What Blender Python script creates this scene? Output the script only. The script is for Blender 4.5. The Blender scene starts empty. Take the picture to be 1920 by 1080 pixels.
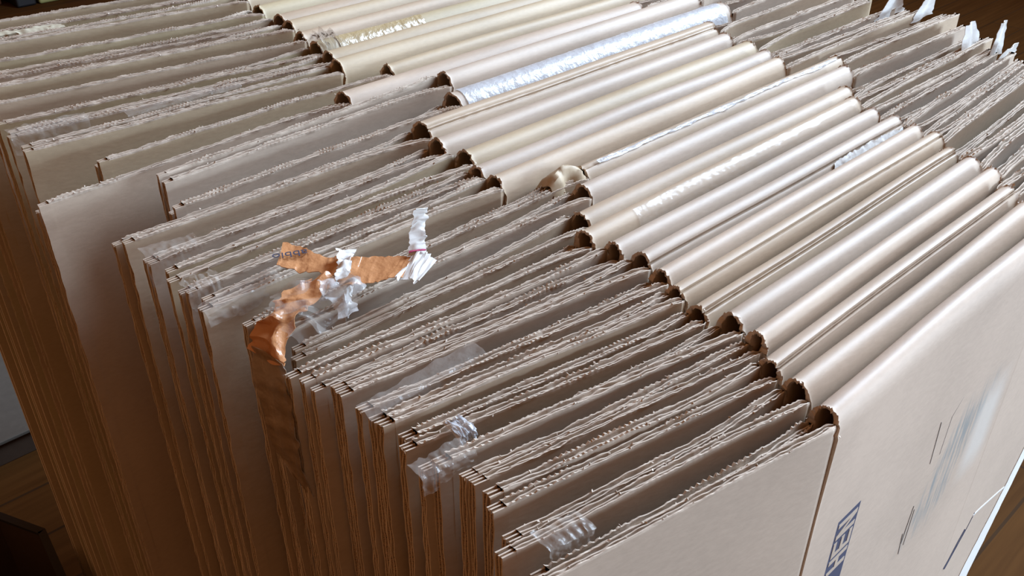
import bpy, bmesh, math, random
import numpy as np
from mathutils import Vector, Matrix

# ------------------------------------------------------------------ camera, light, exposure
scene = bpy.context.scene
COL = scene.collection
H = 0.30                    # the camera sits this far above the tops of the boxes
TOP = 1.00                  # box tops above the floor
scene.view_settings.view_transform = 'Standard'
scene.view_settings.look = 'None'
scene.view_settings.exposure = 0.0
scene.view_settings.gamma = 1.0
scene.view_settings.use_curve_mapping = False

cam_data = bpy.data.cameras.new('camera')
cam_data.sensor_width = 36.0
cam_data.lens = 1761.0 / 1920.0 * 36.0
cam_data.clip_start = 0.02
cam = bpy.data.objects.new('camera', cam_data)
COL.objects.link(cam)
PITCH = math.atan(1152.0 / 1761.0)
YAW = math.atan2(2240.0, 2104.0)
cam.location = (0, 0, TOP + H)
cam.rotation_euler = (math.pi / 2 - PITCH, 0, (math.pi / 2 - math.atan2(2240, 2104)) * 0 + YAW - math.pi / 2)
scene.camera = cam

world = bpy.data.worlds.new('room_light')
scene.world = world
world.use_nodes = True
bg = world.node_tree.nodes['Background']
bg.inputs[0].default_value = (1.0, 0.45, 0.19, 1)
bg.inputs[1].default_value = 0.30


def area(name, loc, target, sx, sy, power, color):
    d = bpy.data.lights.new(name, 'AREA')
    d.shape = 'RECTANGLE'
    d.size, d.size_y = sx, sy
    d.energy = power
    d.color = color
    o = bpy.data.objects.new(name, d)
    COL.objects.link(o)
    o.location = loc
    o.rotation_euler = (Vector(target) - Vector(loc)).to_track_quat('-Z', 'Y').to_euler()
    return o


area('window_daylight', (3.3, -0.15, 3.1), (0.55, 0.45, 1.0), 1.7, 1.9, 315, (0.75, 0.945, 1.18))
area('front_fill_light', (2.3, -3.1, 1.12), (0.6, 0.2, 0.85), 1.8, 1.2, 172, (0.74, 0.945, 1.17))  # unseen low fill, added to brighten the front panel

R = np.random.RandomState


# ------------------------------------------------------------------ materials
def new_mat(name):
    m = bpy.data.materials.new(name)
    m.use_nodes = True
    nt = m.node_tree
    return m, nt, nt.nodes['Principled BSDF']


def node(nt, kind, **kw):
    n = nt.nodes.new(kind)
    for k, v in kw.items():
        setattr(n, k, v)
    return n


def kraft(name, c, spread=0.10, rough=0.56, spec=0.45, bump=0.10):
    m, nt, b = new_mat(name)
    tc = node(nt, 'ShaderNodeTexCoord')
    mp = node(nt, 'ShaderNodeMapping')
    mp.inputs['Scale'].default_value = (1, 1, 1)
    nt.links.new(tc.outputs['Object'], mp.inputs[0])
    n1 = node(nt, 'ShaderNodeTexNoise')
    n1.inputs['Scale'].default_value = 9
    n1.inputs['Detail'].default_value = 5
    n2 = node(nt, 'ShaderNodeTexNoise')
    n2.inputs['Scale'].default_value = 420
    n2.inputs['Detail'].default_value = 3
    mp2 = node(nt, 'ShaderNodeMapping')
    mp2.inputs['Scale'].default_value = (0.35, 1, 1)
    nt.links.new(tc.outputs['Object'], mp2.inputs[0])
    nt.links.new(mp.outputs[0], n1.inputs['Vector'])
    nt.links.new(mp2.outputs[0], n2.inputs['Vector'])
    add = node(nt, 'ShaderNodeMath', operation='ADD')
    mul = node(nt, 'ShaderNodeMath', operation='MULTIPLY')
    mul.inputs[1].default_value = 0.55
    nt.links.new(n2.outputs[0], mul.inputs[0])
    nt.links.new(n1.outputs[0], add.inputs[0])
    nt.links.new(mul.outputs[0], add.inputs[1])
    ramp = node(nt, 'ShaderNodeValToRGB')
    ramp.color_ramp.elements[0].position = 0.45
    ramp.color_ramp.elements[1].position = 1.1
    lo = [x * (1 - spread) for x in c]
    hi = [x * (1 + spread) for x in c]
    ramp.color_ramp.elements[0].color = (*lo, 1)
    ramp.color_ramp.elements[1].color = (*hi, 1)
    nt.links.new(add.outputs[0], ramp.inputs[0])
    nt.links.new(ramp.outputs[0], b.inputs['Base Color'])
    b.inputs['Roughness'].default_value = rough
    b.inputs['Specular IOR Level'].default_value = spec
    bp = node(nt, 'ShaderNodeBump')
    bp.inputs['Strength'].default_value = bump
    bp.inputs['Distance'].default_value = 0.001
    nt.links.new(n2.outputs[0], bp.inputs['Height'])
    nt.links.new(bp.outputs[0], b.inputs['Normal'])
    return m, nt, b, ramp, tc


KR = [kraft('kraft_board_%s' % n, c)[0] for n, c in (
    ('warm', (0.41, 0.318, 0.225)), ('pale', (0.45, 0.358, 0.272)), ('tan', (0.41, 0.325, 0.215)),
    ('grey', (0.425, 0.346, 0.272)), ('olive', (0.41, 0.34, 0.215)))]
EDGE = kraft('cut_board_edge', (0.50, 0.42, 0.34), 0.25, 0.8, 0.2, 0.5)[0]
FIBRE = kraft('torn_board_fibre', (0.58, 0.50, 0.42), 0.15, 0.85, 0.15, 0.4)[0]
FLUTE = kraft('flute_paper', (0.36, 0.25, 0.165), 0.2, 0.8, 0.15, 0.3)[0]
WHITE = kraft('white_paper', (0.66, 0.66, 0.64), 0.06, 0.6, 0.3, 0.2)[0]
RUST = kraft('brown_stained_board', (0.36, 0.20, 0.10), 0.2, 0.7, 0.2, 0.3)[0]

FRONTMAT, _nt, _b, _ramp, _tc = kraft('kraft_board_front', (0.46, 0.372, 0.295), rough=0.55, spec=0.4)


def scuff(nt, b, ramp, tc):
    """a grey rubbed patch and pale rubbed streak beside the right crease of the front panel (object space)"""
    sep = node(nt, 'ShaderNodeSeparateXYZ')
    nt.links.new(tc.outputs['Object'], sep.inputs[0])

    def mth(op, a, bb, clamp=False):
        n = node(nt, 'ShaderNodeMath', operation=op, use_clamp=clamp)
        for k, v in enumerate((a, bb)):
            if isinstance(v, (int, float)):
                n.inputs[k].default_value = v
            else:
                nt.links.new(v, n.inputs[k])
        return n.outputs[0]

    def win(v, lo, hi, soft):
        u1 = mth('DIVIDE', mth('SUBTRACT', v, lo), soft, True)
        u2 = mth('DIVIDE', mth('SUBTRACT', hi, v), soft, True)
        return mth('MULTIPLY', u1, u2)
    mp = node(nt, 'ShaderNodeMapping')
    mp.inputs['Scale'].default_value = (260, 1, 26)
    nt.links.new(tc.outputs['Object'], mp.inputs[0])
    ns = node(nt, 'ShaderNodeTexNoise')
    ns.inputs['Scale'].default_value = 1.0
    ns.inputs['Detail'].default_value = 6
    nt.links.new(mp.outputs[0], ns.inputs['Vector'])
    X, Z = sep.outputs[0], sep.outputs[2]
    # the patch leans: its middle moves left going down
    xm = mth('ADD', X, mth('MULTIPLY', mth('SUBTRACT', Z, 0.85), -0.42))
    st = mth('MULTIPLY', mth('SUBTRACT', ns.outputs[0], 0.42), 5.0, True)
    m1 = mth('MULTIPLY', mth('MULTIPLY', win(xm, 0.172, 0.236, 0.012), win(Z, 0.775, 0.905, 0.03)), st, True)
    m2 = mth('MULTIPLY', win(X, 0.222, 0.276, 0.018), win(Z, 0.79, 0.895, 0.03), True)
    mx = node(nt, 'ShaderNodeMix', data_type='RGBA')
    mx.inputs[7].default_value = (0.25, 0.26, 0.25, 1)
    nt.links.new(mth('MULTIPLY', m1, 0.95), mx.inputs[0])
    nt.links.new(ramp.outputs[0], mx.inputs[6])
    mx2 = node(nt, 'ShaderNodeMix', data_type='RGBA')
    mx2.inputs[7].default_value = (0.60, 0.58, 0.53, 1)
    nt.links.new(mth('MULTIPLY', m2, 0.6), mx2.inputs[0])
    nt.links.new(mx.outputs[2], mx2.inputs[6])
    nt.links.new(mx2.outputs[2], b.inputs['Base Color'])


scuff(_nt, _b, _ramp, _tc)


def plastic(name, color, alpha, rough=0.12):
    m, nt, b = new_mat(name)
    b.inputs['Base Color'].default_value = (*color, 1)
    b.inputs['Roughness'].default_value = rough
    b.inputs['Specular IOR Level'].default_value = 0.8
    b.inputs['Alpha'].default_value = alpha
    tc = node(nt, 'ShaderNodeTexCoord')
    n = node(nt, 'ShaderNodeTexNoise')
    n.inputs['Scale'].default_value = 130
    n.inputs['Detail'].default_value = 3
    nt.links.new(tc.outputs['Object'], n.inputs['Vector'])
    bp = node(nt, 'ShaderNodeBump')
    bp.inputs['Strength'].default_value = 0.5
    bp.inputs['Distance'].default_value = 0.003
    nt.links.new(n.outputs[0], bp.inputs['Height'])
    nt.links.new(bp.outputs[0], b.inputs['Normal'])
    return m


CLEAR = plastic('clear_packing_tape', (0.62, 0.58, 0.53), 0.10)
SILVER = plastic('shiny_clear_tape', (0.66, 0.69, 0.73), 0.42, 0.3)
ORANGE = plastic('orange_brown_tape', (0.56, 0.27, 0.12), 0.95, 0.3)
BROWNT = plastic('olive_brown_tape', (0.40, 0.31, 0.17), 0.9, 0.3)


def plain(name, c, rough=0.6, spec=0.3):
    m, nt, b = new_mat(name)
    n = node(nt, 'ShaderNodeTexNoise')
    n.inputs['Scale'].default_value = 60
    tc = node(nt, 'ShaderNodeTexCoord')
    nt.links.new(tc.outputs['Object'], n.inputs['Vector'])
    r = node(nt, 'ShaderNodeValToRGB')
    r.color_ramp.elements[0].color = (*[x * 0.85 for x in c], 1)
    r.color_ramp.elements[1].color = (*[x * 1.15 for x in c], 1)
    nt.links.new(n.outputs[0], r.inputs[0])
    nt.links.new(r.outputs[0], b.inputs['Base Color'])
    b.inputs['Roughness'].default_value = rough
    b.inputs['Specular IOR Level'].default_value = spec
    return m


INK = plain('dark_blue_ink', (0.055, 0.06, 0.10), 0.7)
PENCIL = plain('faded_black_ink', (0.20, 0.185, 0.175), 0.8)
PALET = plain('pale_paper_tape', (0.46, 0.43, 0.33), 0.5)
PINK = plain('magenta_ink', (0.45, 0.07, 0.16), 0.6)
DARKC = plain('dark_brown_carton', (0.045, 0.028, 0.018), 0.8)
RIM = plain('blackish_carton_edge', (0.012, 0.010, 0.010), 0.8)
GREYB = plain('pale_grey_board', (0.085, 0.08, 0.07), 0.7, 0.1)
DARKW = plain('dark_red_brown_wood', (0.07, 0.022, 0.010), 0.5)
BLACK = plain('black_lacquer', (0.006, 0.005, 0.006), 0.5)
OLIVE = plain('olive_plastic', (0.20, 0.19, 0.07), 0.5)
NAVY = plain('navy_fabric', (0.03, 0.025, 0.10), 0.8)


def floor_mat():
    m, nt, b = new_mat('brown_wood_floor')
    tc = node(nt, 'ShaderNodeTexCoord')
    br = node(nt, 'ShaderNodeTexBrick')
    br.inputs['Scale'].default_value = 1.0
    br.inputs['Brick Width'].default_value = 1.1
    br.inputs['Row Height'].default_value = 0.13
    br.inputs['Mortar Size'].default_value = 0.003
    br.inputs['Color1'].default_value = (0.066, 0.028, 0.0075, 1)
    br.inputs['Color2'].default_value = (0.052, 0.022, 0.006, 1)
    br.inputs['Mortar'].default_value = (0.035, 0.018, 0.008, 1)
    nt.links.new(tc.outputs['Object'], br.inputs['Vector'])
    mp = node(nt, 'ShaderNodeMapping')
    mp.inputs['Scale'].default_value = (3, 60, 1)
    nt.links.new(tc.outputs['Object'], mp.inputs[0])
    n = node(nt, 'ShaderNodeTexNoise')
    n.inputs['Scale'].default_value = 1.0
    n.inputs['Detail'].default_value = 6
    nt.links.new(mp.outputs[0], n.inputs['Vector'])
    mx = node(nt, 'ShaderNodeMix', data_type='RGBA', blend_type='MULTIPLY')
    mx.inputs[0].default_value = 0.7
    r = node(nt, 'ShaderNodeValToRGB')
    r.color_ramp.elements[0].position = 0.3
    r.color_ramp.elements[0].color = (0.6, 0.55, 0.5, 1)
    r.color_ramp.elements[1].position = 0.7
    r.color_ramp.elements[1].color = (1.1, 1.1, 1.1, 1)
    nt.links.new(n.outputs[0], r.inputs[0])
    nt.links.new(br.outputs[0], mx.inputs[6])
    nt.links.new(r.outputs[0], mx.inputs[7])
    nt.links.new(mx.outputs[2], b.inputs['Base Color'])
    b.inputs['Roughness'].default_value = 0.7
    b.inputs['Specular IOR Level'].default_value = 0.04
    return m


FLOOR = floor_mat()


# ------------------------------------------------------------------ mesh helpers
class MB:
    """collects vertices and faces for one mesh"""

    def __init__(self):
        self.v, self.f, self.m, self.n = [], [], [], 0

    def verts(self, a):
        a = np.asarray(a, float).reshape(-1, 3)
        self.v.append(a)
        s = self.n
        self.n += len(a)
        return s

    def face(self, idx, mat=0):
        self.f.append(tuple(int(i) for i in idx))
        self.m.append(mat)

    def grid(self, P, mats=0, close=False):
        """P: n x m x 3; quads between successive rings"""
        n, m = P.shape[:2]
        s = self.verts(P)
        mm = m if close else m - 1
        i, j = np.meshgrid(np.arange(n - 1), np.arange(mm), indexing='ij')
        a = s + i * m + j
        b = s + i * m + (j + 1) % m
        c = b + m
        d = a + m
        q = np.stack([a, d, c, b], -1).reshape(-1, 4)
        if np.ndim(mats) == 0:
            mt = np.full(len(q), mats)
        else:
            mt = np.asarray(mats)[j].reshape(-1)
        self.f.extend(map(tuple, q.tolist()))
        self.m.extend(mt.tolist())
        return s

    def box(self, x0, x1, y0, y1, z0, z1, mat=0):
        s = self.verts([(x, y, z) for x in (x0, x1) for y in (y0, y1) for z in (z0, z1)])
        for q in ((0, 1, 3, 2), (4, 6, 7, 5), (0, 4, 5, 1), (2, 3, 7, 6), (0, 2, 6, 4), (1, 5, 7, 3)):
            self.face([s + k for k in q], mat)

    def build(self, name, mats, parent=None, origin=(0, 0, 0), smooth=False):
        me = bpy.data.meshes.new(name)
        V = np.concatenate(self.v) - np.asarray(origin)
        me.from_pydata(V.tolist(), [], self.f)
        for m in (mats if isinstance(mats, (list, tuple)) else [mats]):
            me.materials.append(m)
        me.polygons.foreach_set('material_index', np.asarray(self.m, dtype=np.int32))
        if smooth:
            me.polygons.foreach_set('use_smooth', np.ones(len(self.f), dtype=bool))
        bm = bmesh.new()
        bm.from_mesh(me)
        bmesh.ops.recalc_face_normals(bm, faces=bm.faces)
        bm.to_mesh(me)
        bm.free()
        me.update()
        if smooth:
            me.set_sharp_from_angle(angle=math.radians(40))
        o = bpy.data.objects.new(name, me)
        COL.objects.link(o)
        if parent is not None:
            o.parent = parent
        else:
            o.location = origin
        return o


def wob(x, rs, amp, n=4, fmax=30.0):
    """low frequency wobble along x"""
    r = np.zeros_like(x)
    for _ in range(n):
        r = r + rs.uniform(0.3, 1) * np.sin(x * rs.uniform(6, fmax) + rs.uniform(0, 6.28))
    return r * amp / n


def smooth_noise(rs, n, k):
    r = rs.randn(n + 2 * k)
    w = np.hanning(2 * k + 1)
    return np.convolve(r, w / np.sqrt((w ** 2).sum()), 'valid')[:n]


def noise2(rs, n, m, k):
    """smooth noise on an n x m grid with features about k cells wide"""
    a, b = n // k + 3, m // k + 3
    g = rs.randn(a, b)
    x = np.linspace(0, a - 1.001, n)
    y = np.linspace(0, b - 1.001, m)
    i, j = x.astype(int), y.astype(int)
    fx, fy = x - i, y - j
    fx, fy = (fx * fx * (3 - 2 * fx))[:, None], (fy * fy * (3 - 2 * fy))[None]
    return (g[i][:, j] * (1 - fx) * (1 - fy) + g[i + 1][:, j] * fx * (1 - fy)
            + g[i][:, j + 1] * (1 - fx) * fy + g[i + 1][:, j + 1] * fx * fy)


def tag(o, label, cat, group=None, kind=None):
    o['label'] = label
    o['category'] = cat
    if group:
        o['group'] = group
    if kind:
        o['kind'] = kind
    return o


def thing(name, label, cat, loc, group=None):
    o = bpy.data.objects.new(name, None)
    o.empty_display_size = 0.05
    COL.objects.link(o)
    o.location = loc
    return tag(o, label, cat, group)


# ------------------------------------------------------------------ cardboard
T = 0.0052        # thickness of the double-wall board


def folded_panel(parent, org, x0, x1, y0, y1, r, seed, mat, seams=(), top=TOP, lean=0.0):
    """The two body walls of a flattened box joined by the rounded fold on top. y0/y1: centre line at the two ends."""
    rs = R(seed)
    nx = 64
    e_ = np.array([0, 0.0007, 0.0016, 0.003, 0.006])
    xs = np.concatenate([x0 + e_, np.linspace(x0 + 0.010, x1 - 0.010, nx - 10), x1 - e_[::-1]])
    u = (xs - x0) / (x1 - x0)
    flare = 0.0013 * (np.exp(-(xs - x0) / 0.0011) + np.exp(-(x1 - xs) / 0.0011))
    nick = 0.0012 * (np.exp(-(xs - x0) / 0.004) + np.exp(-(x1 - xs) / 0.004))
    yc = y0 + (y1 - y0) * u + wob(xs, rs, 0.0012)
    zt = top + wob(xs, rs, 0.0014)
    rr = r * (1 + 0.05 * wob(xs, rs, 1.0))
    a = r * rs.uniform(1.5, 2.0)
    deep = [0.0, 0.45, 0.7, 0.84, 0.91, 0.945]           # heights as a share of the box height
    th = np.linspace(math.pi, 0, 41)
    gro = np.zeros_like(th)
    for s in seams:
        gro += 0.0030 * np.exp(-((th - s) / 0.055) ** 2)
    tops = rs.uniform(-0.12, 0.12)

    def ring(i, inset):
        ia = inset * 0.36
        rad, ha = rr[i] - inset, a - ia
        g = gro if inset == 0 else 0 * gro
        g = g * (0.75 + 0.5 * rs.rand())
        sq = np.sign(np.cos(th)) * np.abs(np.cos(th)) ** 0.97
        fl_ = (flare[i] - nick[i] * 0.5) * (1 if inset == 0 else 1.1)
        rth = rad + (inset - ia) * np.sin(th)
        yy = (rth + fl_ - g) * sq + tops * rad * np.sin(th) ** 2
        zz = (ha + fl_ - g) * np.abs(np.sin(th)) ** 0.95
        arch = np.stack([np.full(41, xs[i]), yc[i] + yy, zt[i] - a + zz], -1)
        fr = np.array([(xs[i], yc[i] - rad, d * (zt[i] - a)) for d in deep])
        bk = np.array([(xs[i], yc[i] + rad, d * (zt[i] - a)) for d in deep[::-1]])
        return np.concatenate([fr, arch, bk])

    O = np.stack([ring(i, 0) for i in range(nx)])
    I = np.stack([ring(i, T) for i in range(nx)])
    # ragged ends, most ragged round the fold
    m = O.shape[1]
    w = np.ones(m) * 0.0006
    w[6:-6] = 0.0012
    for e, sg in ((0, -1), (-1, 1)):
        j = smooth_noise(rs, m, 2) * w
        O[e, :, 0] += j * 0.5 - (0 if e else 1) * 0.0 
        I[e, :, 0] += j * 0.5
        O[e, 6:-6, 2] += smooth_noise(rs, m - 12, 1) * 0.0004
        I[e, 6:-6, 2] += smooth_noise(rs, m - 12, 1) * 0.0005
    mb = MB()
    so = mb.grid(O, 0)
    si = mb.grid(I, 0)
    for e in (0, nx - 1):
        for k in range(m - 1):
            mb.face((so + e * m + k, so + e * m + k + 1, si + e * m + k + 1, si + e * m + k), 2)
    for k in (0, m - 1):
        for i in range(nx - 1):
            mb.face((so + i * m + k, so + (i + 1) * m + k, si + (i + 1) * m + k, si + i * m + k), 1)
    # torn fibres round both ends of the fold
    flakes(mb, rs, [(O[0, k], (-1, 0, 0.5)) for k in range(6, m - 6, 2)], 4, 2, 0.0013)
    flakes(mb, rs, [(O[-1, k], (1, 0, 0.5)) for k in range(6, m - 6, 2)], 4, 2, 0.0013)
    ob = mb.build('folded_panel', [mat, EDGE, FIBRE], parent, org, smooth=True)
    return ob, dict(xs=xs, yc=yc, zt=zt, rr=rr, a=a, tops=tops)


def on_fold(P, x, th, off):
    """point at angle th round the fold (180 deg = front, 90 deg = top), off above its surface"""
    yc, zt, rad = (np.interp(x, P['xs'], P[k]) for k in ('yc', 'zt', 'rr'))
    a = P['a']
    if th > math.pi:                                # below the fold, down the front face
        return np.array((x, yc - rad - off, zt - a - (th - math.pi) * rad))
    c, sn = math.cos(th), math.sin(th)
    y = yc + (rad + off) * np.sign(c) * abs(c) ** 0.97 + P['tops'] * rad * sn ** 2
    return np.array((x, y, zt - a + (a + off) * abs(sn) ** 0.95))


def sheet(name, mats, parent, org, P, thick=0.0003, mat_cols=None, smooth=True):
    """a thin solid sheet from an n x m grid of points"""
    P = np.asarray(P, float)
    n, m = P.shape[:2]
    du = np.gradient(P, axis=0)
    dv = np.gradient(P, axis=1)
    nr = np.cross(du, dv)
    nr = nr / (np.linalg.norm(nr, axis=2, keepdims=True) + 1e-12)
    mb = MB()
    a = mb.grid(P + nr * thick * 0.5, 0 if mat_cols is None else mat_cols)
    b = mb.grid(P - nr * thick * 0.5, 0 if mat_cols is None else mat_cols)
    for i in range(n - 1):
        for j in (0, m - 1):
            mb.face((a + i * m + j, a + (i + 1) * m + j, b + (i + 1) * m + j, b + i * m + j), 0)
    for j in range(m - 1):
        for i in (0, n - 1):
            mb.face((a + i * m + j, a + i * m + j + 1, b + i * m + j + 1, b + i * m + j), 0)
    return mb.build(name, mats, parent, org, smooth=smooth)


def fold_patch(i, name, mat, x0, x1, t0, t1, seed, ragged=0.0, off=0.0007, crinkle=0.0003, n=80, m=10):
    """tape or torn paper lying on the fold of box i, from angle t0 to t1 (degrees)"""
    b, org, yc, r, P = BOXES[i]
    rs = R(seed)
    xs = np.linspace(x0, x1, n)
    w0 = (0.8 * smooth_noise(rs, n, 9) + 0.3 * smooth_noise(rs, n, 2)) * ragged
    w1 = (0.8 * smooth_noise(rs, n, 9) + 0.3 * smooth_noise(rs, n, 2)) * ragged
    G = np.zeros((n, m, 3))
    cr = (noise2(rs, n, m, 3) + 0.5 * noise2(rs, n, m, 2)) * crinkle
    for a_, x in enumerate(xs):
        for c in range(m):
            f = c / (m - 1)
            th = math.radians(t0 + w0[a_] + (t1 + w1[a_] - t0 - w0[a_]) * f)
            G[a_, c] = on_fold(P, x, th, off + abs(cr[a_, c]))
    return sheet(name, mat, b, org, G, 0.0003)


def flakes(mb, rs, spots, count, mat, size=0.0026):
    for _ in range(count):
        p, d = spots[rs.randint(len(spots))]
        p = np.asarray(p) + rs.randn(3) * 0.0004
        d = np.asarray(d) + rs.randn(3) * 0.7
        d = d / np.linalg.norm(d)
        s = size * rs.uniform(0.45, 1.25)
        side = np.cross(d, rs.randn(3))
        side = side / np.linalg.norm(side)
        nrm = np.cross(side, d)
        w = s * rs.uniform(0.3, 0.8)
        th = 0.0003
        A = [p - side * w - d * s * 0.3, p + side * w - d * s * 0.3, p + side * w * 0.5 + d * s + nrm * s * 0.3,
             p - side * w * 0.4 + d * s * 0.8]
        s0 = mb.verts(A + [q + nrm * th for q in A])
        for q in ((0, 1, 2, 3), (7, 6, 5, 4), (0, 4, 5, 1), (1, 5, 6, 2), (2, 6, 7, 3), (3, 7, 4, 0)):
            mb.face([s0 + k for k in q], mat)


COLS = np.array([-0.5, -0.37, -0.31, -0.13, -0.075, 0.075, 0.13, 0.31, 0.37, 0.5])
LINER = np.array([1, 1, 0, 0, 1, 1, 0, 0, 1, 1], bool)


def flap(parent, org, x0, x1, y0, y1, seed, mat, top, flutes=False, teeth=0.0009, step=0.0010, top_end=0.0,
         fuzz=40, t=T, conv=0.05):
    """One closing flap: hinge at x0, cut end at x1. The long top edge is a raw cut through the board.
    y0 is the hinge, y1 = (drift, end offset): the flap closes up on its partner within about conv."""
    rs = R(seed)
    L = abs(x1 - x0)
    sg = 1 if x1 > x0 else -1
    body_end = x1 - sg * (0.007 if flutes else 0)
    n = max(20, int(L / step))
    xs = np.linspace(x0, body_end, n)
    d = np.abs(xs - x0)
    u = d / L
    ymid, drift, eoff = y1
    off = eoff + (y0 - ymid - eoff) * np.exp(-(d / conv) ** 1.3)
    yc = ymid + off + drift * u ** 1.15 + wob(xs, rs, 0.0007, 4, 50)
    tt = t * np.where(d < 0.0028, 0.45, 1.0)
    tt = np.convolve(np.pad(tt, 1, 'edge'), [0.25, 0.5, 0.25], 'valid')
    zt = top + wob(xs, rs, 0.0012, 5, 90) - 0.0022 * np.exp(-d / 0.004) + top_end * u ** 2
    mcol = len(COLS)
    per = rs.uniform(0.0028, 0.0040)
    saw = np.abs(((xs / per + rs.rand()) % 1) * 2 - 1)
    amp = np.clip(0.45 + 0.55 * smooth_noise(rs, n, 18), 0, 1.6)
    Hh = np.zeros((n, mcol))
    for g, cols in enumerate(([0, 1], [4, 5], [8, 9])):
        base = teeth * (saw * amp if g != 1 else 0.0) + smooth_noise(rs, n, 4) * 0.00025 - (0.0007 if g == 1 else 0)
        for c in cols:
            Hh[:, c] = base
    for c in (2, 3, 6, 7):
        Hh[:, c] = -0.0034 + smooth_noise(rs, n, 6) * 0.0008
    Yj = np.zeros((n, mcol))
    for cc in ((0, 1), (4, 5), (8, 9)):
        jj = smooth_noise(rs, n, 7) * 0.00022
        for c in cc:
            Yj[:, c] = jj
    Yj[:, 0] -= 0.0005 * saw * amp
    Yj[:, 9] += 0.0005 * saw * amp
    zrows = [0.0, 0.4, 0.66, 0.82, 0.91, 0.955]
    rows = [zr * zt for zr in zrows] + [zt - 0.0200, zt - 0.0070, zt - 0.0030, zt - 0.0015]
    fr = np.stack([np.stack([xs, yc - tt / 2, z], -1) for z in rows], 1)
    bk = np.stack([np.stack([xs, yc + tt / 2, z], -1) for z in rows[::-1]], 1)
    cl = np.stack([np.stack([xs, yc + COLS[c] * tt + Yj[:, c], zt + Hh[:, c]], -1) for c in range(mcol)], 1)
    P = np.concatenate([fr, cl, bk], 1)
    k = len(rows)
    mats = [0] * (k - 1) + [1] * (mcol + 1) + [0] * (k - 1)
    m = P.shape[1]
    mb = MB()
    s = mb.grid(P, mats + [0])
    for i in range(n - 1):
        mb.face((s + i * m, s + (i + 1) * m, s + (i + 1) * m + m - 1, s + i * m + m - 1), 0)
    for e in (0, n - 1):
        for q in range(m // 2 - 1):
            a, b = s + e * m + q, s + e * m + q + 1
            c, dd = s + e * m + m - 2 - q, s + e * m + m - 1 - q
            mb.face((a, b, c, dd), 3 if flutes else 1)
    if flutes:
        ye, ze = yc[-1], zt[-1]
        nz = 150
        zz = np.concatenate([np.linspace(ze - 0.0006, ze - 0.55, nz - 6), np.linspace(ze - 0.6, 0.0, 6)])
        slope = (yc[-1] - yc[-8]) / (xs[-1] - xs[-8])
        xb = body_end - sg * 0.001
        for o_ in (-0.46, 0.0, 0.46):
            xe = x1 + sg * (smooth_noise(rs, nz, 2) * 0.00025 - 0.0003)
            h = 0.00038
            ya = ye + o_ * t + smooth_noise(rs, nz, 4) * 0.00008
            yb = ya + slope * (x1 - xb)
            ringP = np.stack([np.stack([np.full(nz, xb), ya - h, zz], -1), np.stack([xe, yb - h, zz], -1),
                              np.stack([xe, yb + h, zz], -1), np.stack([np.full(nz, xb), ya + h, zz], -1)], 1)
            s2 = mb.grid(ringP, [0, 1, 0, 0], close=True)
            mb.face((s2, s2 + 1, s2 + 2, s2 + 3), 1)
        for o_, wl in ((-0.23, 0.0036), (0.23, 0.0030)):
            depth = 0.55
            nf = int(depth / wl * 6)
            zf = np.linspace(ze - 0.001, ze - depth, nf)
            yf = ye + o_ * t + 0.20 * t * np.sin(zf / wl * 2 * math.pi + rs.uniform(0, 6)) * (1 - 0.25 * rs.rand(nf))
            xf = x1 - sg * (0.0003 + 0.0006 * rs.rand(nf))
            th2 = 0.00022
            g = np.stack([np.stack([np.full(nf, xb), yf - th2, zf], -1),
                          np.stack([xf, yf - th2 + slope * (x1 - xb), zf], -1),
                          np.stack([xf, yf + th2 + slope * (x1 - xb), zf], -1),
                          np.stack([np.full(nf, xb), yf + th2, zf], -1)], 1)
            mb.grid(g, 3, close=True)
    if fuzz:
        spots = []
        for c in (0, 1, 4, 8, 9):
            for i in range(3, n - 1, 3):
                spots.append((P[i, k + c], (0, -0.7 if c < 5 else 0.7, 0.5)))
        flakes(mb, rs, spots, fuzz, 2, 0.0010)
    o = mb.build('flap', [mat, EDGE, FIBRE, FLUTE], parent, org)
    me = o.data
    pm = np.zeros(len(me.polygons), dtype=np.int32)
    me.polygons.foreach_get('material_index', pm)
    me.polygons.foreach_set('use_smooth', pm == 0)
    me.set_sharp_from_angle(angle=math.radians(35))
    return o


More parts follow.
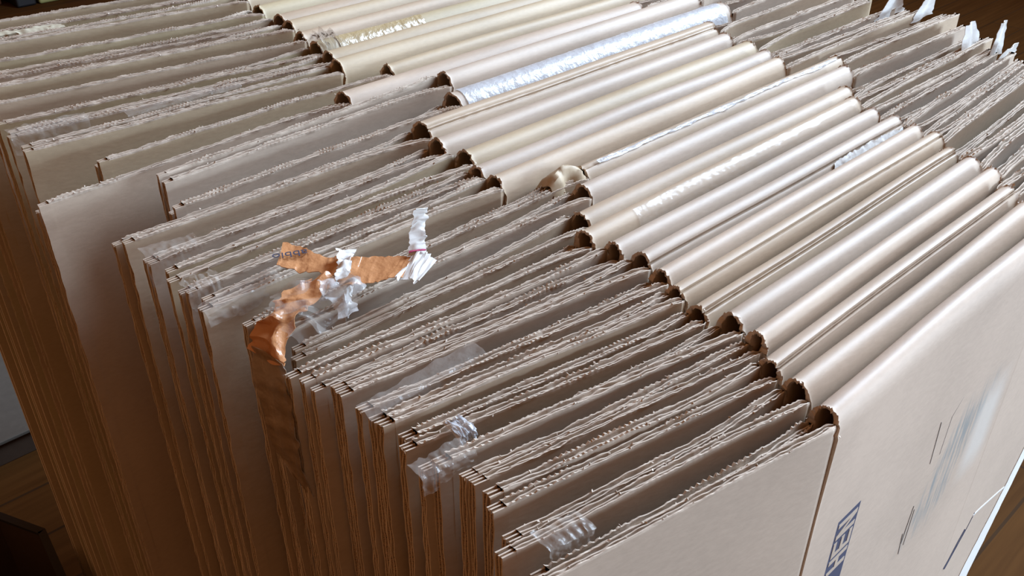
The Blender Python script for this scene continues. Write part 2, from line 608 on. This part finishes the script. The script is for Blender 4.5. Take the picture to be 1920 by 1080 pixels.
# ------------------------------------------------------------------ the stack: measured places, front to back
# y at the fold, left and right end of the fold, left and right end of the flaps (all in camera heights H)
ROWS = [
    # y,    xJL,   xJR,   xL,    xR,   seams,        material
    (0.478, 1.180, 2.110, 0.600, 3.02, (), 3),
    (0.541, 1.205, 2.150, 0.607, 3.05, (), 1),
    (0.612, 1.219, 2.190, 0.634, 3.08, (2.02, 2.22), 1),
    (0.675, 1.261, 2.245, 0.640, 3.10, (), 1),
    (0.726, 1.277, 2.264, 0.645, 3.12, (), 3),
    (0.800, 1.263, 2.302, 0.643, 3.10, (1.95, 2.13), 0),
    (0.865, 1.278, 2.346, 0.640, 3.14, (2.1,), 0),
    (0.926, 1.309, 2.362, 0.625, 3.14, (), 1),
    (0.990, 1.330, 2.385, 0.625, 3.20, (2.28,), 3),
    (1.065, 1.320, 2.395, 0.600, 3.19, (), 3),
    (1.128, 1.303, 2.403, 0.595, 3.24, (), 0),
    (1.200, 1.375, 2.497, 0.625, 3.32, (), 0),
    (1.285, 1.470, 2.639, 0.636, 3.40, (), 3),
    (1.367, 1.549, 2.729, 0.620, 3.46, (1.62, 1.78), 0),
    (1.450, 1.342, 2.529, 0.585, 3.36, (), 0),
    (1.535, 1.354, 2.581, 0.588, 3.36, (), 3),
    (1.612, 1.395, 2.619, 0.578, 3.40, (), 2),
    (1.720, 1.388, 2.629, 0.575, 3.44, (), 3),
    (1.815, 1.425, 2.690, 0.594, 3.48, (1.95, 2.12), 0),
    (1.935, 1.635, 2.930, 0.743, 3.70, (), 3),
    (2.060, 1.697, 2.900, 0.775, 3.66, (), 3),
    (2.155, 1.404, 2.700, 0.515, 3.50, (), 1),
    (2.275, 1.642, 2.880, 0.718, 3.66, (), 2),
    (2.365, 1.522, 2.800, 0.583, 3.60, (), 2),
    (2.460, 1.558, 2.820, 0.605, 3.60, (), 2),
    (2.570, 1.587, 2.860, 0.615, 3.66, (), 4),
    (2.690, 1.600, 2.880, 0.640, 3.66, (), 0),
    (2.800, 1.625, 2.900, 0.600, 3.66, (), 2),
    (2.915, 1.660, 2.930, 0.620, 3.70, (), 0),
    (3.050, 1.655, 2.930, 0.600, 3.70, (), 4),
    (3.200, 1.680, 2.950, 0.600, 3.72, (), 2),
    (3.340, 1.680, 2.960, 0.590, 3.72, (), 4),
    (3.480, 1.700, 2.980, 0.600, 3.72, (), 2),
]
# how far the left and right flap ends swing back, against the fold's place in the stack
DY = ([0.47, 0.8, 1.0, 1.13, 1.2, 1.3, 1.84, 1.94, 2.2, 2.28, 2.36, 2.46, 2.62, 3.0, 3.6],
      [0.095, 0.105, 0.085, 0.045, 0.02, 0.0, 0.0, -0.03, -0.05, 0.0, 0.06, 0.10, 0.12, 0.15, 0.15])
DR = ([0.47, 0.9, 1.1, 1.3, 1.6, 4.0], [0.05, 0.05, 0.0, -0.03, 0.0, 0.0])

ORD = ['', 'first', 'second', 'third', 'fourth', 'fifth', 'sixth', 'seventh', 'eighth', 'ninth', 'tenth', 'eleventh',
       'twelfth', 'thirteenth', 'fourteenth', 'fifteenth', 'sixteenth', 'seventeenth', 'eighteenth', 'nineteenth',
       'twentieth', 'twenty-first', 'twenty-second', 'twenty-third', 'twenty-fourth', 'twenty-fifth', 'twenty-sixth',
       'twenty-seventh', 'twenty-eighth', 'twenty-ninth', 'thirtieth', 'thirty-first', 'thirty-second']
FEATURE = {
    1: 'clear tape near its left end', 4: 'crinkled clear tape at its left end', 7: 'clear tape along its left flap',
    10: 'a sheen laid along its fold', 15: 'clear tape at its left corner', 17: 'clear tape wrapped over its left corner',
    2: 'a double cut seam along its fold', 3: 'a smooth pale fold', 5: 'two cut lines along its fold',
    6: 'one cut line along its fold', 8: 'a torn white patch on its fold', 13: 'a torn corner',
    18: 'a cut seam along its fold', 19: 'shiny tape along its fold', 21: 'its left end standing out furthest',
    20: 'its left end set well back', 22: 'its left end set back', 24: 'clear tape over its left end',
    25: 'olive brown tape on it', 29: 'a broad olive face showing', 32: 'nothing standing behind it'}
N = len(ROWS)
ys = [r[0] * H for r in ROWS]
BOXES = []
rg = R(5)
for i, (y, xjl, xjr, xl, xr, seams, mi) in enumerate(ROWS):
    yf = y * H                                     # front of the fold as seen
    gap = (ys[i + 1] - yf) if i < N - 1 else 0.042
    r = min(max(0.44 * gap, 0.0066), 0.0165)
    yc = yf + r
    X0, X1, XL, XR = xjl * H, xjr * H, xl * H, xr * H
    dl, dr = np.interp(y, *DY) * H, np.interp(y, *DR) * H
    if i == 0:
        label = 'front flattened cardboard box with dark printed lettering and a grey scuff on its face'
    elif i == N - 1:
        label = 'flattened cardboard box at the far back end of the row'
    else:
        label = '%s flattened box behind the lettered front one, %s' % (
            ORD[i], 'with ' + FEATURE[i] if i in FEATURE else 'brown with a plain rounded fold')
    b = thing('flattened_box', label, 'cardboard box', (X0, yc, 0), 'flattened boxes standing in a row')
    org = np.array((X0, yc, 0))
    mat = KR[mi]
    top = TOP + (rg.uniform(-0.0035, 0.0025) if i else 0)
    pan, PP = folded_panel(b, org, X0, X1, yc, yc, r, 100 + i, mat if i else FRONTMAT, seams, top)
    BOXES.append((b, org, yc, r, PP))
    lt = top - 0.0050
    fl = i < 30
    e1, e2 = rg.uniform(-0.006, 0.006, 2)
    if i in (19, 20, 21, 22):
        e1 = e2 = 0
    for side in (0, 1):                             # the left pair, then the right pair
        if side and i == 0:
            continue
        t1, t2 = rg.uniform(0.0040, 0.0054, 2)
        x_in, x_out = ((X0 - 0.0006, XL), (X1 + 0.0006, XR))[side]
        drift = (dl, dr)[side]
        k1, k2 = (e1, e2) if side == 0 else rg.uniform(-0.012, 0.012, 2)
        slack = rg.uniform(0.0004, 0.0018) + (rg.uniform(0, 0.004) if i >= 13 else 0)
        room = max(2 * r - t1 - t2 - slack, 0)
        mid = yc - r + room * rg.uniform(0.15, 0.6) + t1 + slack / 2
        front_y, back_y = mid - slack / 2 - t1 / 2, mid + slack / 2 + t2 / 2
        conv = rg.uniform(0.02, 0.06)
        dz1, dz2 = rg.uniform(-0.0030, 0.0012), rg.uniform(-0.0030, 0.0012)
        if rg.rand() < 0.25:
            dz2 -= 0.006
        flap(b, org, x_in, x_out + k1, yc - r + t1 / 2, (mid, drift, front_y - mid), 1000 + i + 2000 * side, mat, lt + dz1,
             flutes=fl and side == 0, teeth=rg.uniform(0.0004, 0.0013), t=t1, conv=conv,
             step=0.0010 if side == 0 else 0.0014, fuzz=20)
        flap(b, org, x_in, x_out + k2, yc + r - t2 / 2, (mid, drift, back_y - mid), 2000 + i + 2000 * side, mat, lt + dz2,
             flutes=fl and side == 0, teeth=rg.uniform(0.0004, 0.0013), t=t2, conv=conv,
             step=0.0010 if side == 0 else 0.0014, fuzz=20)
FRONT, FORG, FY, FR, FP = BOXES[0]
YF = FY - FR                                        # the front box's face


# ------------------------------------------------------------------ details on the front box
hh = H


def front_right_flap():
    """right flap of the front box, torn away along a slant that shows the white lining"""
    rs = R(77)
    x0 = 2.110 * hh + 0.0006
    zs = np.linspace(TOP - 0.009, 0.0, 150)
    camz = TOP + hh
    xe = np.interp((camz - zs) / hh, [1.0, 2.2, 2.53, 3.1, 4.4], [3.20, 2.724, 2.574, 2.45, 2.40]) * hh
    xe = xe + smooth_noise(rs, 150, 1) * 0.0007
    yb = YF + 0.0008
    n = 40
    u = np.linspace(0, 1, n) ** 0.8

    def y_at(x):
        return yb + 0.03 * (x - x0)
    strip = 0.062
    F = np.zeros((150, n, 3))
    B = np.zeros((150, n, 3))
    for i, z in enumerate(zs):
        xs = x0 + (xe[i] - strip * (0.8 + 0.2 * math.sin(i * 0.11)) - x0) * u
        g = np.where(xs - x0 < 0.0028, 0.0012, 0.0)
        F[i] = np.stack([xs, y_at(xs) + g, np.full(n, z)], -1)
        xb = x0 + (xe[i] - x0) * u
        B[i] = np.stack([xb, y_at(xb) + T, np.full(n, z)], -1)
    mb = MB()
    a = mb.grid(F, 0)
    b = mb.grid(B, 0)
    for j in range(n - 1):
        for i in (0, 149):
            mb.face((a + i * n + j, a + i * n + j + 1, b + i * n + j + 1, b + i * n + j), 1)
    for i in range(149):
        mb.face((a + i * n, a + (i + 1) * n, b + (i + 1) * n, b + i * n), 1)
        mb.face((a + i * n + n - 1, a + (i + 1) * n + n - 1, b + (i + 1) * n + n - 1, b + i * n + n - 1), 1)
    o = mb.build('flap', [FRONTMAT, EDGE], FRONT, FORG)
    # the white lining laid bare along the torn edge
    G = np.zeros((150, 6, 3))
    for i, z in enumerate(zs):
        xi = F[i, -1, 0] - 0.0015
        xx = np.linspace(xi, xe[i] + 0.0012 + 0.0012 * rs.rand(), 6)
        G[i] = np.stack([xx, y_at(xx) - 0.0003 + np.linspace(0, 0.0012, 6), np.full(6, z)], -1)
    w = sheet('torn_lining', WHITE, o, (0, 0, 0), G - FORG, 0.0005)
    w['label'] = 'white torn paper lining along the edge'
    return o, y_at


FRF, FRY = front_right_flap()
# second right flap of the front box, behind
flap(FRONT, FORG, 2.110 * hh + 0.0006, 2.38 * hh, FY + FR - T / 2, (FY + FR - T / 2, 0.004, 0.0), 9001, KR[3], TOP - 0.010, step=0.0016)


def flat_strokes(name, mat, parent, polys, y, thick=0.0003):
    """thin printed shapes lying on the front face; polys in (x, z)"""
    mb = MB()
    for p in polys:
        k = len(p)
        s = mb.verts([(x, (y(x) if callable(y) else y) - thick, z) for x, z in p]
                     + [(x, (y(x) if callable(y) else y) + thick, z) for x, z in p])
        mb.face([s + q for q in range(k)])
        mb.face([s + k + q for q in range(k)][::-1])
        for q in range(k):
            mb.face((s + q, s + (q + 1) % k, s + k + (q + 1) % k, s + k + q))
    return mb.build(name, mat, parent, FORG)


def cz(v):
    return TOP + hh + v * hh                        # height from camera-relative units


def rect(x0, x1, z0, z1):
    return [(x0 * hh, cz(z0)), (x1 * hh, cz(z0)), (x1 * hh, cz(z1)), (x0 * hh, cz(z1))]


pl = flat_strokes('printed_logo', INK, FRONT, [rect(1.284, 1.366, -2.10, -1.326)], YF, 0.00025)
pl['label'] = 'dark blue printed block with pale letters'
XT, XB = 1.2905, 1.3590                             # letter tops face left, the word reads upwards
S = 0.0115
lets = []


def letter(ch, z0, z1):
    if ch == 'E':
        lets.append(rect(XT, XB, z0, z0 + S))
        for a in (XT, (XT + XB) / 2 - S / 2, XB - S):
            lets.append(rect(a, a + S, z0 + S, z1))
    elif ch == 'N':
        lets.append(rect(XT, XB, z0, z0 + S))
        lets.append(rect(XT, XB, z1 - S, z1))
        lets.append([(XT * hh, cz(z0 + S)), ((XT + 0.022) * hh, cz(z0 + S)), (XB * hh, cz(z1 - S)),
                     ((XB - 0.022) * hh, cz(z1 - S))])
    elif ch == 'H':
        lets.append(rect(XT, XB, z0, z0 + S))
        lets.append(rect(XT, XB, z1 - S, z1))
        lets.append(rect((XT + XB) / 2 - S / 2, (XT + XB) / 2 + S / 2, z0 + S, z1 - S))


zz_ = -1.338
for ch in 'NEH':
    letter(ch, zz_ - 0.044, zz_)
    zz_ -= 0.044 + 0.0085
pt = flat_strokes('printed_letters', KR[3], pl, lets, YF - 0.0003, 0.0002)
ring = []
for k in range(14):
    a0, a1 = 2 * math.pi * k / 14, 2 * math.pi * (k + 1) / 14
    ring.append([((1.268 + 0.010 * math.cos(a0)) * hh, cz(-1.333 + 0.010 * math.sin(a0))),
                 ((1.268 + 0.010 * math.cos(a1)) * hh, cz(-1.333 + 0.010 * math.sin(a1))),
                 ((1.268 + 0.0075 * math.cos(a1)) * hh, cz(-1.333 + 0.0075 * math.sin(a1))),
                 ((1.268 + 0.0075 * math.cos(a0)) * hh, cz(-1.333 + 0.0075 * math.sin(a0)))])
ring += [rect(1.264, 1.272, -1.338, -1.336), rect(1.264, 1.266, -1.336, -1.330), rect(1.268, 1.270, -1.336, -1.330)]
flat_strokes('printed_registered_mark', PENCIL, FRONT, ring, YF, 0.0002)


def stroke(pts, w):
    out = []
    for (xa, za), (xb, zb) in zip(pts[:-1], pts[1:]):
        dx, dz = xb - xa, zb - za
        l = math.hypot(dx, dz) or 1
        ox, oz = -dz / l * w, dx / l * w
        out.append([((xa + ox) * hh, cz(za + oz)), ((xb + ox) * hh, cz(zb + oz)), ((xb - ox) * hh, cz(zb - oz)),
                    ((xa - ox) * hh, cz(za - oz))])
    return out


flat_strokes('pen_mark', INK, FRF, stroke([(2.178, -2.185), (2.20, -2.165), (2.235, -2.115), (2.265, -2.085)], 0.0075)
             + stroke([(2.19, -2.195), (2.23, -2.15), (2.285, -2.09), (2.31, -2.05)], 0.003), lambda x: FRY(x), 0.0003)
flat_strokes('peel_line', WHITE, FRF, stroke([(2.30, -2.055), (2.36, -2.07), (2.45, -2.10), (2.54, -2.13), (2.64, -2.17)], 0.0035),
             lambda x: FRY(x), 0.0003)
for ln in (((1.70, -1.33), (1.715, -1.46)), ((1.685, -1.66), (1.70, -1.74)), ((1.712, -1.60), (1.715, -1.72)),
           ((1.700, -1.58), (1.695, -1.70)), ((1.83, -1.28), (1.76, -1.35), (1.76, -1.46)), ((1.92, -1.25), (1.93, -1.33))):
    flat_strokes('scratch', PENCIL, FRONT, stroke(ln, 0.0008), YF, 0.00015)

# ------------------------------------------------------------------ tape and torn paper stuck to single boxes
fold_patch(19, 'tape', SILVER, 1.66 * hh, 2.90 * hh, 74, 172, 31, 3, crinkle=0.00025, n=140)
fold_patch(8, 'torn_paper', WHITE, 2.03 * hh, 2.375 * hh, 136, 163, 33, 5, off=0.0010, crinkle=0.0003)['label'] = 'white torn paper layer'
fold_patch(25, 'tape', BROWNT, 1.66 * hh, 2.02 * hh, 95, 230, 34, 2)['label'] = 'olive brown tape strip'
fold_patch(25, 'tape_end', CLEAR, 1.58 * hh, 1.67 * hh, 60, 200, 35, 15, off=0.0015, crinkle=0.005, n=24, m=14)
fold_patch(13, 'tape', SILVER, 1.60 * hh, 2.70 * hh, 98, 112, 36, 3, crinkle=0.0004, n=120)
fold_patch(10, 'tape', CLEAR, 1.45 * hh, 2.38 * hh, 100, 165, 37, 2, crinkle=0.00015, n=100)  # clear sheet put on to imitate the sheen of light along this fold


def over_edge(i, name, mat, pts_top, drop, seed, crinkle=0.0007, n=40, m=20, tuck=0.004):
    """tape folded over the top edge of a flap: pts_top = (x0, x1, y0, y1) in H at the front face, hanging down by drop"""
    b, org = BOXES[i][:2]
    rs = R(seed)
    x0, x1, y0, y1 = [v * hh for v in pts_top]
    z = TOP - 0.0040
    G = np.zeros((n, m, 3))
    path = [(0.010, 0.0016), (0.004, 0.0022), (0.0, 0.0016), (-0.0014, -0.002), (-0.0016, -0.01)]
    for a_ in range(n):
        u = a_ / (n - 1)
        dd = drop * (0.75 + 0.5 * rs.rand()) if False else drop * (0.85 + 0.15 * math.sin(u * 5 + seed))
        for c in range(m):
            f = c / (m - 1)
            if f < 0.4:
                q = f / 0.4
                yo, zo = 0.010 * (1 - q), 0.0020
            else:
                q = (f - 0.4) / 0.6
                yo, zo = -0.0016, 0.0012 - dd * q
            G[a_, c] = (x0 + (x1 - x0) * u, y0 + (y1 - y0) * u + yo, z + zo)
    G += np.stack([(noise2(rs, n, m, 4) + 0.4 * noise2(rs, n, m, 2)) * crinkle * k for k in (0.4, 0.6, 0.6)], -1)
    return sheet(name, mat, b, org, G, 0.00025)


over_edge(17, 'tape', CLEAR, (0.585, 0.70, 1.735, 1.715), 0.028, 41)
over_edge(15, 'tape', CLEAR, (0.585, 0.66, 1.555, 1.55), 0.022, 42, 0.001)
over_edge(14, 'tape', CLEAR, (0.575, 0.75, 1.455, 1.48), 0.012, 43)
over_edge(7, 'tape', CLEAR, (0.625, 0.88, 1.005, 1.01), 0.018, 44)
over_edge(4, 'tape', CLEAR, (0.60, 0.70, 0.838, 0.832), 0.010, 45, 0.0007)
over_edge(4, 'tape', SILVER, (0.700, 0.735, 0.872, 0.872), 0.006, 46, 0.0014)
over_edge(1, 'tape', CLEAR, (0.64, 0.72, 0.612, 0.60), 0.010, 47, 0.0008)
over_edge(22, 'tape', CLEAR, (0.88, 1.22, 2.475, 2.46), 0.005, 48, 0.0008)
over_edge(24, 'tape', CLEAR, (0.60, 0.80, 2.56, 2.54), 0.025, 49, 0.0008)
over_edge(29, 'tape', PALET, (0.86, 1.06, 3.42, 3.36), 0.018, 50, 0.001)['label'] = 'pale tape strip'


def torn_bit(i, x, y, w, h_, seed):
    """a scrap of white torn liner standing up at a right flap end; x, y in H"""
    b, org = BOXES[i][:2]
    rs = R(seed)
    n, m = 9, 6
    G = np.zeros((n, m, 3))
    for a_ in range(n):
        f = a_ / (n - 1)
        ww = w * (1 - 0.45 * f) * (0.85 + 0.3 * rs.rand())
        for c in range(m):
            g = c / (m - 1) - 0.5
            G[a_, c] = (x * hh + ww * g + 0.004 * f * math.sin(seed), y * hh + 0.006 * f * f * math.cos(seed * 2) + 0.002 * math.sin(g * 6),
                        TOP - 0.014 + h_ * f)
    o = sheet('torn_paper', WHITE, b, org, G, 0.0004)
    o['label'] = 'white torn paper scrap'


torn_bit(14, 3.33, 1.54, 0.068, 0.022, 1)
torn_bit(13, 3.40, 1.45, 0.053, 0.024, 2)
torn_bit(10, 3.14, 1.16, 0.046, 0.030, 3)
torn_bit(9, 3.18, 1.09, 0.030, 0.036, 4)
torn_bit(8, 3.16, 1.05, 0.053, 0.018, 5)


def torn_corner():
    """the ripped, curled-up corner where the fold of box 13 begins"""
    b, org, yc, r, P = BOXES[13]
    rs = R(91)
    n, m = 18, 12
    G = np.zeros((n, m, 3))
    for a_ in range(n):
        f = a_ / (n - 1)
        x = (1.43 + 0.11 * f) * hh
        for c in range(m):
            t_ = math.pi * (1.05 - 1.1 * c / (m - 1))
            rad = r * (0.75 + 0.25 * math.sin(f * 9)) 
            G[a_, c] = (x, yc + rad * math.cos(t_), TOP - 0.014 + (0.009 + 0.008 * math.sin(f * math.pi)) * max(math.sin(t_), -0.1))
    G += np.stack([noise2(rs, n, m, 4) * 0.0012 for _ in range(3)], -1)
    o = sheet('torn_corner', [KR[2]], b, org, G, 0.0012)
    o['label'] = 'ripped and curled corner of the board'


torn_corner()


# ------------------------------------------------------------------ loose torn tape lying across the flaps
def P3(x, y, dz):
    return np.array((x * hh, y * hh, TOP + dz))


def ribbon(name, mats, parent, org, L_, R_, seed, n=40, m=10, amp=0.0015, ragged=0.0012, thick=0.0004, wave=2.0):
    """strip between two edge polylines"""
    rs = R(seed)

    def res(pl):
        pl = np.array(pl)
        d = np.r_[0, np.cumsum(np.linalg.norm(np.diff(pl, axis=0), axis=1))]
        t = np.linspace(0, d[-1], n)
        return np.stack([np.interp(t, d, pl[:, k]) for k in range(3)], -1)
    A, B = res(L_), res(R_)
    zk = np.array((1, 1, 0.25))
    A += np.stack([smooth_noise(rs, n, 2) for _ in range(3)], -1) * ragged * 0.5 * zk
    B += np.stack([smooth_noise(rs, n, 2) for _ in range(3)], -1) * ragged * 0.5 * zk
    u = np.linspace(0, 1, m)[None, :, None]
    G = A[:, None] * (1 - u) + B[:, None] * u
    G += np.stack([(noise2(rs, n, m, max(5, n // 3)) + 0.25 * noise2(rs, n, m, 6)) * amp * k for k in (0.5, 0.5, 1.0)], -1)
    return sheet(name, mats, parent, org, G, thick)


DO = np.array((0.78 * hh, 1.35 * hh, TOP))
deb = thing('torn_packing_tape', 'crumpled torn orange and clear packing tape lying across the left flaps', 'packing tape', DO)
t1 = ribbon('tape_strip', ORANGE, deb, DO,
            [P3(.728, 1.445, .012), P3(.75, 1.40, .010), P3(.775, 1.36, .012), P3(.783, 1.31, .014)],
            [P3(.781, 1.511, .012), P3(.80, 1.462, .012), P3(.815, 1.40, .012), P3(.842, 1.356, .016)], 61, amp=0.0004)
ribbon('tape_strip', ORANGE, deb, DO,
       [P3(.775, 1.305, .012), P3(.81, 1.28, .011), P3(.85, 1.252, .012), P3(.878, 1.236, .013)],
       [P3(.835, 1.365, .014), P3(.88, 1.33, .013), P3(.915, 1.30, .013), P3(.944, 1.282, .014)], 62, amp=0.0006)
ribbon('paper_crease', WHITE, deb, DO, [P3(.770, 1.300, .016), P3(.79, 1.325, .019), P3(.825, 1.372, .019)],
       [P3(.790, 1.290, .016), P3(.815, 1.315, .020), P3(.855, 1.356, .018)], 63, amp=0.001)['label'] = 'whitish folded crease'
ribbon('paper_scrap', WHITE, deb, DO, [P3(.865, 1.24, .013), P3(.888, 1.222, .014), P3(.885, 1.212, .013), P3(.89, 1.203, .012)],
       [P3(.944, 1.285, .015), P3(.95, 1.262, .015), P3(.955, 1.245, .014), P3(.958, 1.236, .013)], 64, amp=0.0012)['label'] = 'white torn paper'
ribbon('paper_scrap', WHITE, deb, DO, [P3(.925, 1.280, .014), P3(.940, 1.296, .022), P3(.952, 1.300, .034), P3(.958, 1.295, .042)],
       [P3(.955, 1.268, .014), P3(.972, 1.285, .020), P3(.985, 1.292, .032), P3(.985, 1.288, .040)], 65, amp=0.0008)['label'] = 'white curled paper end'
ribbon('printed_line', PINK, deb, DO, [P3(.928, 1.282, .0165), P3(.945, 1.272, .0170), P3(.957, 1.264, .0168)],
       [P3(.931, 1.285, .0168), P3(.948, 1.275, .0173), P3(.959, 1.267, .0170)], 66, n=16, m=3, amp=0.0002, ragged=0.0002)
ribbon('clear_film', CLEAR, deb, DO,
       [P3(.66, 1.36, .012), P3(.64, 1.33, .010), P3(.625, 1.28, .008), P3(.64, 1.22, .008)],
       [P3(.80, 1.32, .014), P3(.78, 1.27, .016), P3(.765, 1.225, .014), P3(.70, 1.19, .010)], 67, n=44, m=22, amp=0.0045, ragged=0.003)
ribbon('clear_film', plastic('glossy_film', (0.66, 0.66, 0.66), 0.3), deb, DO,
       [P3(.735, 1.30, .016), P3(.725, 1.26, .014), P3(.71, 1.215, .012)],
       [P3(.80, 1.30, .016), P3(.785, 1.25, .018), P3(.755, 1.21, .012)], 68, n=30, m=16, amp=0.0045, ragged=0.002)
ribbon('tape_strip', ORANGE, deb, DO,
       [P3(.735, 1.36, .012), P3(.68, 1.34, .012), P3(.62, 1.32, .008), P3(.585, 1.305, -.004)],
       [P3(.775, 1.315, .014), P3(.70, 1.28, .013), P3(.64, 1.25, .010), P3(.592, 1.215, -.002)], 69, n=40, m=16, amp=0.003, ragged=0.002, wave=3.1)
ribbon('hanging_film', plastic('dull_brown_film', (0.30, 0.215, 0.14), 0.6, 0.3), deb, DO,
       [P3(.585, 1.31, -.002), P3(.572, 1.285, -.02), P3(.565, 1.26, -.045), P3(.575, 1.262, -.07), P3(.59, 1.20, -.088)],
       [P3(.595, 1.215, .0), P3(.588, 1.195, -.02), P3(.582, 1.185, -.045), P3(.585, 1.185, -.07), P3(.60, 1.185, -.092)], 70, n=40, m=14,
       amp=0.001, ragged=0.001)
ribbon('paper_sliver', WHITE, deb, DO, [P3(.785, 1.276, .013), P3(.772, 1.262, .010)], [P3(.790, 1.274, .013), P3(.776, 1.260, .010)], 71,
       n=10, m=3, amp=0.0003, ragged=0.0003)

# letters on the tape strip, seen upside down
txt = bpy.data.curves.new('tape_print', 'FONT')
txt.body = 'abbio'
txt.size = 0.0095
txt.extrude = 0.0001
tmp = bpy.data.objects.new('tape_print', txt)
COL.objects.link(tmp)
dg = bpy.context.evaluated_depsgraph_get()
tme = bpy.data.meshes.new_from_object(tmp.evaluated_get(dg))
bpy.data.objects.remove(tmp)
tme.materials.clear()
tme.materials.append(INK)
to = bpy.data.objects.new('tape_print', tme)
COL.objects.link(to)
to.parent = t1
p0 = P3(.800, 1.446, .0133)
p1 = P3(.744, 1.474, .0133)
ex = Vector(p1 - p0).normalized()
ez = Vector((0, 0, 1))
ey = ez.cross(ex)
M = Matrix((ex, ey, ez)).transposed().to_4x4()
M.translation = Vector(p0 - DO)
to.matrix_local = M

# ------------------------------------------------------------------ floor and what lies round the stack
mb = MB()
mb.box(-2.0, 7.0, -2.5, 8.0, -0.05, 0.0)
fl = mb.build('floor', FLOOR)
tag(fl, 'brown wooden plank floor', 'floor', kind='structure')


def bevel_box(name, mat, parent, org, x0, x1, y0, y1, z0, z1, bev=0.004):
    mb = MB()
    mb.box(x0, x1, y0, y1, z0, z1)
    o = mb.build(name, mat, parent, org)
    md = o.modifiers.new('bevel', 'BEVEL')
    md.width = bev
    md.segments = 3
    return o


# pale grey flat carton on the floor left of the stack
o1 = np.array((0.0, 1.9, 0))
gb = thing('flat_carton', 'pale grey flat carton lying on the floor beyond the left side of the row', 'carton', o1)
bevel_box('lid_panel', GREYB, gb, o1, -0.62, 0.50, 1.66, 2.35, 0.052, 0.060, 0.002)
bevel_box('carton_side', DARKC, gb, o1, -0.61, 0.49, 1.668, 2.34, 0.0, 0.0525, 0.002)  # side coloured dark to stand in for the shadow under the lid

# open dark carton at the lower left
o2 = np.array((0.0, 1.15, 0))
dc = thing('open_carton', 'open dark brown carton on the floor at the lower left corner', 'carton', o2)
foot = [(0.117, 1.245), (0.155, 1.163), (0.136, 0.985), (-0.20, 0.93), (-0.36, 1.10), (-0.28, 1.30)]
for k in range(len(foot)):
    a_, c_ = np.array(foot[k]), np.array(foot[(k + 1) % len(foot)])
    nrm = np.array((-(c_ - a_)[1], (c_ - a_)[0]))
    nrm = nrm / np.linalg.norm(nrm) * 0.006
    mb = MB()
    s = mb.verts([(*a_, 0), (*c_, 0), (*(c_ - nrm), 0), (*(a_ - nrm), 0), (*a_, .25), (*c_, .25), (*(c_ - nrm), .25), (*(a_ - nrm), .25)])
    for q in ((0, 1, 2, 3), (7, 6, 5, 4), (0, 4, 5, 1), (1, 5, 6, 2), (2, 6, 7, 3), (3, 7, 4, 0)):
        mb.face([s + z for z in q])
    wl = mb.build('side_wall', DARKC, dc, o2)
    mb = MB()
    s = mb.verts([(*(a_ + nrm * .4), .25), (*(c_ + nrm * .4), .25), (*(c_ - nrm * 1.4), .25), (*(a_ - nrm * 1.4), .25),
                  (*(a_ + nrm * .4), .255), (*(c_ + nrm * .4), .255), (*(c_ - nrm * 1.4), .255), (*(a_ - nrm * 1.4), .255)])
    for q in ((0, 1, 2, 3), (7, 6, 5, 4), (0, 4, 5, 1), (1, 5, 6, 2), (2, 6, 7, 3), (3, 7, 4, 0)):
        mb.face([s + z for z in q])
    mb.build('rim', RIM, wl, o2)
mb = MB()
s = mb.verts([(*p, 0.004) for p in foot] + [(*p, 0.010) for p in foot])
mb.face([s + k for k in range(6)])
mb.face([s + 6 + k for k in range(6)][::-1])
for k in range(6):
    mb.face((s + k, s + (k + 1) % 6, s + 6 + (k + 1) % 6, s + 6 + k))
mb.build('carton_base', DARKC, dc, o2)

# dark things beyond the far left corner
o3 = np.array((1.0, 5.2, 0))
ch = thing('wooden_chest', 'dark red brown wooden chest beyond the far left corner of the row', 'chest', o3)
bevel_box('chest_body', DARKW, ch, o3, 0.55, 1.28, 4.85, 5.5, 0.0, 0.55, 0.01)
bevel_box('chest_lid', DARKW, ch, o3, 0.53, 1.30, 4.83, 5.52, 0.552, 0.59, 0.01)
o4 = np.array((1.38, 5.0, 0))
bk = thing('black_crate', 'black crate beside the dark wooden chest', 'crate', o4)
bevel_box('crate_body', BLACK, bk, o4, 1.31, 1.40, 4.74, 5.3, 0.0, 0.42, 0.01)
bevel_box('crate_lid', BLACK, bk, o4, 1.305, 1.405, 4.73, 5.31, 0.421, 0.45, 0.01)
o5 = np.array((1.47, 5.0, 0))
ob_ = thing('storage_bin', 'olive storage bin beyond the far left corner of the row', 'bin', o5)
bevel_box('bin_body', OLIVE, ob_, o5, 1.412, 1.52, 4.74, 5.1, 0.0, 0.10, 0.01)
bevel_box('bin_lid', OLIVE, ob_, o5, 1.408, 1.524, 4.73, 5.11, 0.101, 0.13, 0.01)
o6 = np.array((1.6, 5.0, 0))
nb = thing('fabric_basket', 'navy blue fabric basket next to the olive bin', 'basket', o6)
bevel_box('basket_body', NAVY, nb, o6, 1.53, 1.70, 4.74, 5.1, 0.0, 0.16, 0.02)
bevel_box('basket_rim', NAVY, nb, o6, 1.526, 1.704, 4.735, 5.105, 0.161, 0.19, 0.008)
